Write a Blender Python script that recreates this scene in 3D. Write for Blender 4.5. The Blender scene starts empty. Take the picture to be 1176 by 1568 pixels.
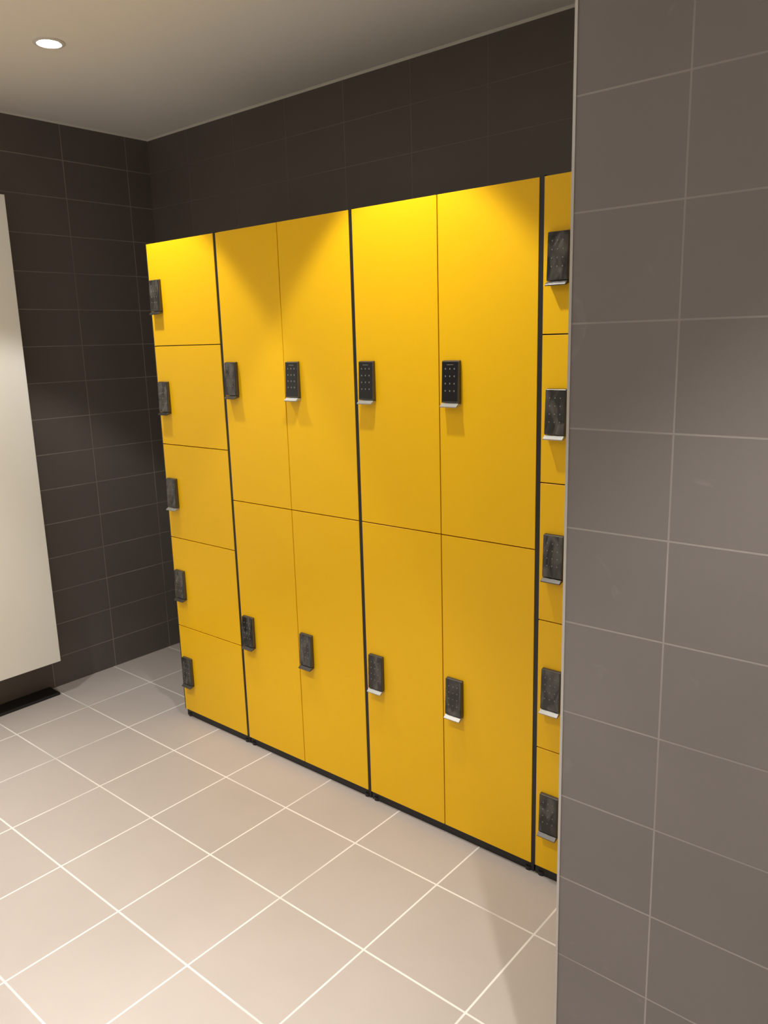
import bpy, math, random
from mathutils import Matrix, Vector
random.seed(4)
S=bpy.context.scene
COL=S.collection

# ---------------------------------------------------------------- helpers
def new_mat(name):
    m=bpy.data.materials.new(name); m.use_nodes=True
    nt=m.node_tree; b=nt.nodes['Principled BSDF']
    return m,nt,b
def simple(name,col,rough=.5,metal=0.,bump=0.,bscale=200.,emit=None,spec=None):
    m,nt,b=new_mat(name)
    b.inputs['Base Color'].default_value=(*col,1); b.inputs['Roughness'].default_value=rough
    b.inputs['Metallic'].default_value=metal
    if spec is not None: b.inputs['Specular IOR Level'].default_value=spec
    n=nt.nodes.new('ShaderNodeTexNoise'); n.inputs['Scale'].default_value=bscale
    tc=nt.nodes.new('ShaderNodeTexCoord'); nt.links.new(tc.outputs['Object'],n.inputs['Vector'])
    if bump>0:
        bp=nt.nodes.new('ShaderNodeBump'); bp.inputs['Strength'].default_value=bump; bp.inputs['Distance'].default_value=.001
        nt.links.new(n.outputs['Fac'],bp.inputs['Height']); nt.links.new(bp.outputs['Normal'],b.inputs['Normal'])
    if emit:
        b.inputs['Emission Color'].default_value=(*emit[0],1); b.inputs['Emission Strength'].default_value=emit[1]
    return m
def mth(nt,op,a,b=None,c=None):
    n=nt.nodes.new('ShaderNodeMath'); n.operation=op
    for i,v in enumerate((a,b,c)):
        if v is None: continue
        if isinstance(v,(int,float)): n.inputs[i].default_value=v
        else: nt.links.new(v,n.inputs[i])
    return n.outputs[0]
def tile_mat(name,ax,ay,ox,oy,w,h,g,tile,grout,rough,var=.06,cloud=.08,smudge=0.,groutmix=1.,spec=.4):
    m,nt,b=new_mat(name)
    tc=nt.nodes.new('ShaderNodeTexCoord'); sp=nt.nodes.new('ShaderNodeSeparateXYZ')
    nt.links.new(tc.outputs['Object'],sp.inputs[0])
    U=mth(nt,'DIVIDE',mth(nt,'SUBTRACT',sp.outputs[ax],ox),w)
    V=mth(nt,'DIVIDE',mth(nt,'SUBTRACT',sp.outputs[ay],oy),h)
    def edge(q,s):
        f=mth(nt,'FRACT',q); a=mth(nt,'MINIMUM',f,mth(nt,'SUBTRACT',1.,f))
        return mth(nt,'MULTIPLY',a,s)
    d=mth(nt,'MINIMUM',edge(U,w),edge(V,h))
    mr=nt.nodes.new('ShaderNodeMapRange'); mr.interpolation_type='SMOOTHSTEP'
    mr.inputs['From Min'].default_value=g*.35; mr.inputs['From Max'].default_value=g*.65
    nt.links.new(d,mr.inputs['Value'])         # 0 in grout, 1 in tile
    cmb=nt.nodes.new('ShaderNodeCombineXYZ')
    nt.links.new(mth(nt,'FLOOR',U),cmb.inputs[0]); nt.links.new(mth(nt,'FLOOR',V),cmb.inputs[1])
    wn=nt.nodes.new('ShaderNodeTexWhiteNoise'); wn.noise_dimensions='3D'; nt.links.new(cmb.outputs[0],wn.inputs['Vector'])
    nz=nt.nodes.new('ShaderNodeTexNoise'); nz.inputs['Scale'].default_value=5.; nz.inputs['Detail'].default_value=5
    nt.links.new(tc.outputs['Object'],nz.inputs['Vector'])
    k=mth(nt,'ADD',1.,mth(nt,'ADD',mth(nt,'MULTIPLY',mth(nt,'SUBTRACT',wn.outputs['Value'],.5),var),mth(nt,'MULTIPLY',mth(nt,'SUBTRACT',nz.outputs['Fac'],.5),cloud*2)))
    vm=nt.nodes.new('ShaderNodeVectorMath'); vm.operation='SCALE'; vm.inputs[0].default_value=tile
    nt.links.new(k,vm.inputs['Scale'])
    # grout, unevenly clean
    ng=nt.nodes.new('ShaderNodeTexNoise'); ng.inputs['Scale'].default_value=3.; nt.links.new(tc.outputs['Object'],ng.inputs['Vector'])
    gm=nt.nodes.new('ShaderNodeMix'); gm.data_type='RGBA'
    nt.links.new(mth(nt,'MULTIPLY',ng.outputs['Fac'],groutmix*1.4),gm.inputs['Factor'])
    gm.inputs['A'].default_value=(*[t*.75 for t in tile],1); gm.inputs['B'].default_value=(*grout,1)
    mx=nt.nodes.new('ShaderNodeMix'); mx.data_type='RGBA'
    nt.links.new(mr.outputs[0],mx.inputs['Factor']); nt.links.new(gm.outputs['Result'],mx.inputs['A']); nt.links.new(vm.outputs[0],mx.inputs['B'])
    out=mx.outputs['Result']
    if smudge>0:
        ns=nt.nodes.new('ShaderNodeTexNoise'); ns.inputs['Scale'].default_value=9.; ns.inputs['Detail'].default_value=8; ns.inputs['Distortion'].default_value=1.5
        nt.links.new(tc.outputs['Object'],ns.inputs['Vector'])
        ms=nt.nodes.new('ShaderNodeMapRange'); ms.inputs['From Min'].default_value=.66; ms.inputs['From Max'].default_value=.78; ms.inputs['To Max'].default_value=smudge
        nt.links.new(ns.outputs['Fac'],ms.inputs['Value'])
        m2=nt.nodes.new('ShaderNodeMix'); m2.data_type='RGBA'; nt.links.new(ms.outputs[0],m2.inputs['Factor'])
        nt.links.new(out,m2.inputs['A']); m2.inputs['B'].default_value=(*grout,1); out=m2.outputs['Result']
    nt.links.new(out,b.inputs['Base Color'])
    b.inputs['Roughness'].default_value=rough; b.inputs['Specular IOR Level'].default_value=spec
    n2=nt.nodes.new('ShaderNodeTexNoise'); n2.inputs['Scale'].default_value=250.; nt.links.new(tc.outputs['Object'],n2.inputs['Vector'])
    hh=mth(nt,'ADD',mr.outputs[0],mth(nt,'MULTIPLY',n2.outputs['Fac'],.08))
    bp=nt.nodes.new('ShaderNodeBump'); bp.inputs['Strength'].default_value=.35; bp.inputs['Distance'].default_value=.001
    nt.links.new(hh,bp.inputs['Height']); nt.links.new(bp.outputs['Normal'],b.inputs['Normal'])
    return m

class MB:
    """mesh builder: bevelled boxes / cylinders joined in one mesh"""
    def __init__(s): s.v=[];s.f=[];s.m=[]
    def box(s,x0,x1,y0,y1,z0,z1,mi=0):
        b=len(s.v)
        s.v+=[(x0,y0,z0),(x1,y0,z0),(x1,y1,z0),(x0,y1,z0),(x0,y0,z1),(x1,y0,z1),(x1,y1,z1),(x0,y1,z1)]
        for q in ((0,3,2,1),(4,5,6,7),(0,1,5,4),(1,2,6,5),(2,3,7,6),(3,0,4,7)): s.f.append([b+i for i in q]); s.m.append(mi)
    def prism(s,prof,x0,x1,mi=0):
        """profile in (y,z), counter-clockwise seen from +x, extruded x0..x1"""
        b=len(s.v);n=len(prof)
        s.v+=[(x0,y,z) for y,z in prof]+[(x1,y,z) for y,z in prof]
        s.f.append([b+i for i in range(n)][::-1]);s.m.append(mi)
        s.f.append([b+n+i for i in range(n)]);s.m.append(mi)
        for i in range(n):
            j=(i+1)%n; s.f.append([b+i,b+j,b+n+j,b+n+i]);s.m.append(mi)
    def cyl(s,c,r,axis,h,n=16,mi=0,r2=None):
        r2=r if r2 is None else r2; b=len(s.v)
        for rr,o in ((r,0),(r2,h)):
            for i in range(n):
                a=2*math.pi*i/n; p=[c[0],c[1],c[2]]
                i1,i2=[(1,2),(2,0),(0,1)][axis]
                p[i1]+=rr*math.cos(a);p[i2]+=rr*math.sin(a);p[axis]+=o; s.v.append(tuple(p))
        s.f.append([b+i for i in range(n)][::-1]);s.m.append(mi)
        s.f.append([b+n+i for i in range(n)]);s.m.append(mi)
        for i in range(n):
            j=(i+1)%n; s.f.append([b+i,b+j,b+n+j,b+n+i]);s.m.append(mi)
    def obj(s,name,mats,parent=None,bevel=0.,seg=2):
        me=bpy.data.meshes.new(name); me.from_pydata(s.v,[],s.f)
        for m in mats: me.materials.append(m)
        for p,mi in zip(me.polygons,s.m): p.material_index=mi
        me.update(); o=bpy.data.objects.new(name,me); COL.objects.link(o)
        if parent: o.parent=parent
        if bevel>0:
            bv=o.modifiers.new('bevel','BEVEL'); bv.width=bevel; bv.segments=seg; bv.limit_method='ANGLE'
        return o
def empty(name,loc=(0,0,0)):
    e=bpy.data.objects.new(name,None); e.empty_display_size=.1; COL.objects.link(e); e.location=loc; return e

# ---------------------------------------------------------------- dimensions (metres)
XL=-.691; YB=.525; HC=2.3594; TH=.1488; ZO=.132
PX=2.0055; PY=-.6628; XR=4.2; YF=-3.4
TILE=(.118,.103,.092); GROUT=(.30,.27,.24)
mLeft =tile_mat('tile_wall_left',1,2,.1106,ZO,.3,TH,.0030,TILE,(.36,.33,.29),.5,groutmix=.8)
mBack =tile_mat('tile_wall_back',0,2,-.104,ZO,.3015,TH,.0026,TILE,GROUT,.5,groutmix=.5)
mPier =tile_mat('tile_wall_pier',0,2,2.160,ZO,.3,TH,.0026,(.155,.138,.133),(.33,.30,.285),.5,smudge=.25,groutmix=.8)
mPierS=tile_mat('tile_wall_pier_side',1,2,PY,ZO,.3,TH,.0030,TILE,GROUT,.5)
mFloor=tile_mat('tile_floor',0,1,.2035,-.2011,.3,.3009,.0050,(.455,.408,.382),(.80,.77,.74),.38,var=.05,cloud=.06,groutmix=1.4,spec=.4)
mCeil=simple('ceiling_paint',(.88,.86,.81),.9,bump=.15,bscale=120)
mWhite=simple('white_laminate',(.84,.84,.80),.35,bump=.05,bscale=60)
mBlack=simple('black_carcass',(.008,.008,.009),.45,bump=.1)
mYel,nt,b=new_mat('yellow_laminate')
tc=nt.nodes.new('ShaderNodeTexCoord'); nn=nt.nodes.new('ShaderNodeTexNoise'); nn.inputs['Scale'].default_value=400
nt.links.new(tc.outputs['Object'],nn.inputs['Vector'])
b.inputs['Base Color'].default_value=(.85,.495,.003,1); b.inputs['Roughness'].default_value=.36; b.inputs['Specular IOR Level'].default_value=.32
bp=nt.nodes.new('ShaderNodeBump'); bp.inputs['Strength'].default_value=.10; bp.inputs['Distance'].default_value=.0006
nt.links.new(nn.outputs['Fac'],bp.inputs['Height']); nt.links.new(bp.outputs['Normal'],b.inputs['Normal'])
mLock=simple('lock_black',(.010,.010,.011),.25,bump=.05)
mFrame=simple('lock_frame_gunmetal',(.11,.105,.10),.34,metal=.7,bump=.05)
mBtn=simple('lock_button',(.24,.25,.23),.4)
mLip=simple('lock_silver_lip',(.42,.42,.40),.4,metal=.4,bump=.2)
mTrim=simple('edge_trim_alu',(.42,.40,.38),.35,metal=.3)
mCaulk=simple('white_caulk',(.72,.70,.64),.7,bump=.3)
# crinkled protective film over the keypads
mFilm,nt,b=new_mat('lock_protective_film')
tc=nt.nodes.new('ShaderNodeTexCoord'); mp=nt.nodes.new('ShaderNodeMapping'); mp.inputs['Scale'].default_value=(1.,1.,.45)
nt.links.new(tc.outputs['Object'],mp.inputs['Vector'])
vo=nt.nodes.new('ShaderNodeTexNoise'); vo.inputs['Scale'].default_value=38; vo.inputs['Detail'].default_value=1.5; vo.inputs['Distortion'].default_value=1.
nt.links.new(mp.outputs[0],vo.inputs['Vector'])
cr=nt.nodes.new('ShaderNodeValToRGB'); cr.color_ramp.elements[0].position=.40; cr.color_ramp.elements[0].color=(.020,.019,.018,1)
cr.color_ramp.elements[1].position=.75; cr.color_ramp.elements[1].color=(.11,.105,.095,1)
nt.links.new(vo.outputs['Fac'],cr.inputs[0]); nt.links.new(cr.outputs[0],b.inputs['Base Color'])
b.inputs['Roughness'].default_value=.16
bp=nt.nodes.new('ShaderNodeBump'); bp.inputs['Strength'].default_value=.5; bp.inputs['Distance'].default_value=.003
nt.links.new(vo.outputs['Fac'],bp.inputs['Height']); nt.links.new(bp.outputs['Normal'],b.inputs['Normal'])

# ---------------------------------------------------------------- room shell
def slab(name,a,mat):
    m=MB(); m.box(*a); return m.obj(name,[mat])
slab('floor',(XL-.1,XR+.1,YF-.1,YB+.1,-.1,0),mFloor)
slab('ceiling',(XL-.1,XR+.1,YF-.1,YB+.1,HC,HC+.1),mCeil)
slab('wall_left',(XL-.1,XL,YF-.1,YB+.1,0,HC),mLeft)
slab('wall_back',(XL,PX,YB,YB+.1,0,HC),mBack)
slab('wall_front',(XL,XR,YF-.1,YF,0,HC),mCeil)
slab('wall_right',(XR,XR+.1,YF-.1,PY,0,HC),mCeil)
m=MB(); m.box(PX,XR+.1,PY,YB+.1,0,HC)
for i in range(len(m.f)): m.m[i]=1
m.m[2]=0
m.obj('wall_pier',[mPier,mPierS])
# corner profile of the pier and ceiling bead
m=MB(); m.box(PX-.003,PX+.0012,PY-.0015,PY+.006,0,HC); m.obj('trim_1',[mTrim])
m=MB(); m.prism([(YB-.007,HC),(YB,HC-.007),(YB,HC)],XL,PX); m.obj('trim_2',[mCaulk])
m=MB()
m.v+=[(XL,YF,HC),(XL+.006,YF,HC),(XL,YF,HC-.006),(XL,YB,HC),(XL+.006,YB,HC),(XL,YB,HC-.006)]
m.f+=[[0,1,2],[3,5,4],[0,3,4,1],[1,4,5,2],[2,5,3,0]]; m.m+=[0]*5
m.obj('trim_3',[mCaulk])

# ---------------------------------------------------------------- lockers
ZB,ZT,ZM=.030,1.816,.9276
def keypad(parent,x,ztop,style,rnd):
    """x = left side, front of door at y=0"""
    w,h,d=.055,.110,.014
    m=MB()
    # slim housing: gunmetal frame with a black glass face let into it
    m.prism([(0,ztop),(-d*.7,ztop-.002),(-d,ztop-h),(0,ztop-h)][::-1],x,x+w,0)
    m.obj('keypad_frame',[mFrame],parent,.0018,3)
    m=MB()
    def yf(z): t=(ztop-z)/h; return -(d*.7+(d*.3)*t)
    f0=ztop-.0040; f1=ztop-h+.004
    m.prism([(yf(f0)+.002,f0),(yf(f0)-.0007,f0),(yf(f1)-.0007,f1),(yf(f1)+.002,f1)][::-1],x+.0024,x+w-.0024,0)
    m.obj('keypad_face',[mLock],parent,.0005)
    m=MB()
    if style=='clear':
        for r in range(4):
            for c in range(3):
                zz=ztop-.022-r*.019; xx=x+.0135+c*.014
                m.box(xx-.0014,xx+.0014,yf(zz)-.0012,yf(zz)+.001,zz-.0020,zz+.0020,0)
        m.box(x+.018,x+.038,yf(ztop-.011)-.0011,yf(ztop-.011)+.001,ztop-.0120,ztop-.0108,0)
        m.obj('keypad_buttons',[mBtn],parent)
    else:
        nx,nz=8,12; g=[]
        for j in range(nz+1):
            for i in range(nx+1):
                zz=ztop-.003-(h-.005)*j/nz; xx=x+.0015+(w-.003)*i/nx
                g.append((xx,yf(zz)-.0010-rnd.random()*.0009,zz))
        f=[[j*(nx+1)+i,(j+1)*(nx+1)+i,(j+1)*(nx+1)+i+1,j*(nx+1)+i+1] for j in range(nz) for i in range(nx)]
        me=bpy.data.meshes.new('film'); me.from_pydata(g,[],f); me.materials.append(mFilm)
        for pp in me.polygons: pp.use_smooth=True
        me.update()
        o=bpy.data.objects.new('protective_film',me); COL.objects.link(o); o.parent=parent
        for r in range(4):
            for c in range(3):
                zz=ztop-.022-r*.019; xx=x+.0135+c*.014
                m.box(xx-.0011,xx+.0011,yf(zz)-.0022,yf(zz)+.001,zz-.0014,zz+.0014,0)
        m.obj('keypad_buttons',[mBtn],parent)
    # pull lip under the keypad
    m=MB()
    zl=ztop-h
    m.prism([(0,zl-.003),(0,zl-.006),(-d-.008,zl-.012),(-d-.010,zl-.009),(-d+.001,zl-.001)],x+.001,x+w-.001,0)
    m.obj('pull_lip',[mLip if style=='clear' or rnd.random()<.3 else mFrame],parent,.0006)
def unit(x0,x1,kind,clears):
    e=empty('locker_cabinet',(0,0,0)); rnd=random.Random(int(x0*1000)+3)
    s=.006
    m=MB()
    m.box(x0,x0+s,.0015,YB-.01,ZB,ZT,0); m.box(x1-s,x1,.0015,YB-.01,ZB,ZT,0)
    m.box(x0+s,x1-s,.014,YB-.01,ZT-.012,ZT-.001,0); m.box(x0+s,x1-s,.014,YB-.01,ZB,ZB+.012,0)
    m.box(x0+s,x1-s,YB-.02,YB-.01,ZB,ZT,0)
    rows=[ZT+(ZB-ZT)*k/5 for k in range(6)] if kind==5 else [ZT,ZM,ZB]
    for z in rows[1:-1]: m.box(x0+s,x1-s,.014,YB-.02,z-.006,z+.006,0)
    cols=[x0+s,x1-s] if kind==5 else [x0+s,(x0+x1)/2,x1-s]
    if kind==2: m.box((x0+x1)/2-.006,(x0+x1)/2+.006,.014,YB-.02,ZB,ZT,0)
    m.obj('carcass',[mBlack],e)
    m=MB(); m.box(x0+.002,x1-.002,.010,YB-.04,0,ZB,0)
    for xx in (x0+.02,x1-.02): m.cyl((xx,.014,0),.010,2,.012,16,0)
    m.obj('plinth',[mBlack],e)
    g=.0015; n=0
    for ci in range(len(cols)-1):
        for ri in range(len(rows)-1):
            m=MB(); m.box(cols[ci]+(g if ci else .0005),cols[ci+1]-(g if ci<len(cols)-2 else .0005),0,.012,rows[ri+1]+g,rows[ri]-g-(.002 if ri==0 else 0),0)
            m.obj('door_%d'%n,[mYel],e,.0006,1)
            off=.126 if kind==5 else .415
            keypad(e,cols[ci]+.016,rows[ri]-off,'clear' if n in clears else 'film',rnd)
            n+=1
    return e
unit(0,.389,5,[])
unit(.389,.9877,2,[2])
unit(.9877,1.5861,2,[0,2])
unit(1.5861,1.975,5,[])

# ---------------------------------------------------------------- white wall-hung cabinet
e=empty('wall_cabinet')
cx=-.56; cy=-.213; cz0=.166; cz1=2.03
m=MB(); m.box(XL,cx-.021,-1.9,cy-.002,cz0+.002,cz1-.002); m.obj('carcass',[mWhite],e,.001)
m=MB(); m.box(cx-.019,cx,-1.05,cy,cz0,cz1); m.obj('door_leaf_1',[mWhite],e,.0015)
m=MB(); m.box(cx-.019,cx,-1.9,-1.053,cz0,cz1); m.obj('door_leaf_2',[mWhite],e,.0015)
m=MB(); m.box(XL,-.602,-1.9,cy,0,.012); m.obj('base_strip',[mBlack],e,.001)

# ---------------------------------------------------------------- downlights
mEm=simple('downlight_glow',(1,1,1),.5,emit=((1.,.95,.86),60.))
mRing=simple('downlight_ring',(.75,.74,.70),.4)
WARM=(1.,.965,.905)
def downlight(x,y,power,ang=84,blend=.4,spill=12.):
    e=empty('downlight',(x,y,HC))
    n=40; m=MB()
    prof=[(.033,0),(.046,0),(.046,-.003),(.036,-.005),(.032,-.002),(.033,0)]
    for r,z in prof:
        for i in range(n):
            a=2*math.pi*i/n; m.v.append((r*math.cos(a),r*math.sin(a),z))
    for k in range(len(prof)-1):
        for i in range(n):
            j=(i+1)%n; m.f.append([k*n+i,k*n+j,(k+1)*n+j,(k+1)*n+i]); m.m.append(0)
    m.obj('bezel',[mRing],e)
    m=MB(); m.cyl((0,0,-.0015),.028,2,.0015,32); m.obj('lamp_glass',[mEm],e)
    for nm,en,an,bl in (('lamp_beam',power,ang,blend),('lamp_spill',spill,165,.5)):
        L=bpy.data.lights.new('spot','SPOT'); L.energy=en; L.color=WARM; L.spot_size=math.radians(an); L.spot_blend=bl; L.shadow_soft_size=.02
        o=bpy.data.objects.new(nm,L); COL.objects.link(o); o.parent=e; o.location=(0,0,-.012-.03*(an>150))
    return e
for x in (.105,1.2):
    downlight(x,-.344,36,ang=80,blend=.25,spill=1.)
for x in (.105,1.2):
    downlight(x,-1.30,47,ang=82,spill=4)
downlight(2.6,-1.30,76,ang=82,blend=.4,spill=1.5)
for x in (.105,1.2,2.35,3.5):
    downlight(x,-2.4,62,ang=88,spill=6)

w=bpy.data.worlds.new('world'); S.world=w; w.use_nodes=True
w.node_tree.nodes['Background'].inputs[0].default_value=(.05,.05,.05,1)

# ---------------------------------------------------------------- camera (solved)
yaw,pt,r=.7052,-.2124,-.0284
F=Vector((-math.sin(yaw)*math.cos(pt),math.cos(yaw)*math.cos(pt),math.sin(pt)))
R=Vector((math.cos(yaw),math.sin(yaw),0)); U=R.cross(F)
R2=R*math.cos(r)+U*math.sin(r); U2=-R*math.sin(r)+U*math.cos(r)
M=Matrix((R2,U2,-F)).transposed().to_4x4(); M.translation=Vector((2.549,-1.7236,1.4549))
cd=bpy.data.cameras.new('camera'); cam=bpy.data.objects.new('camera',cd); COL.objects.link(cam)
cam.matrix_world=M; cd.sensor_fit='VERTICAL'; cd.sensor_height=24; cd.sensor_width=18; cd.lens=1214.9/1568*24; cd.clip_start=.02
S.camera=cam
S.view_settings.view_transform='Standard'; S.view_settings.look='None'; S.view_settings.exposure=0.2
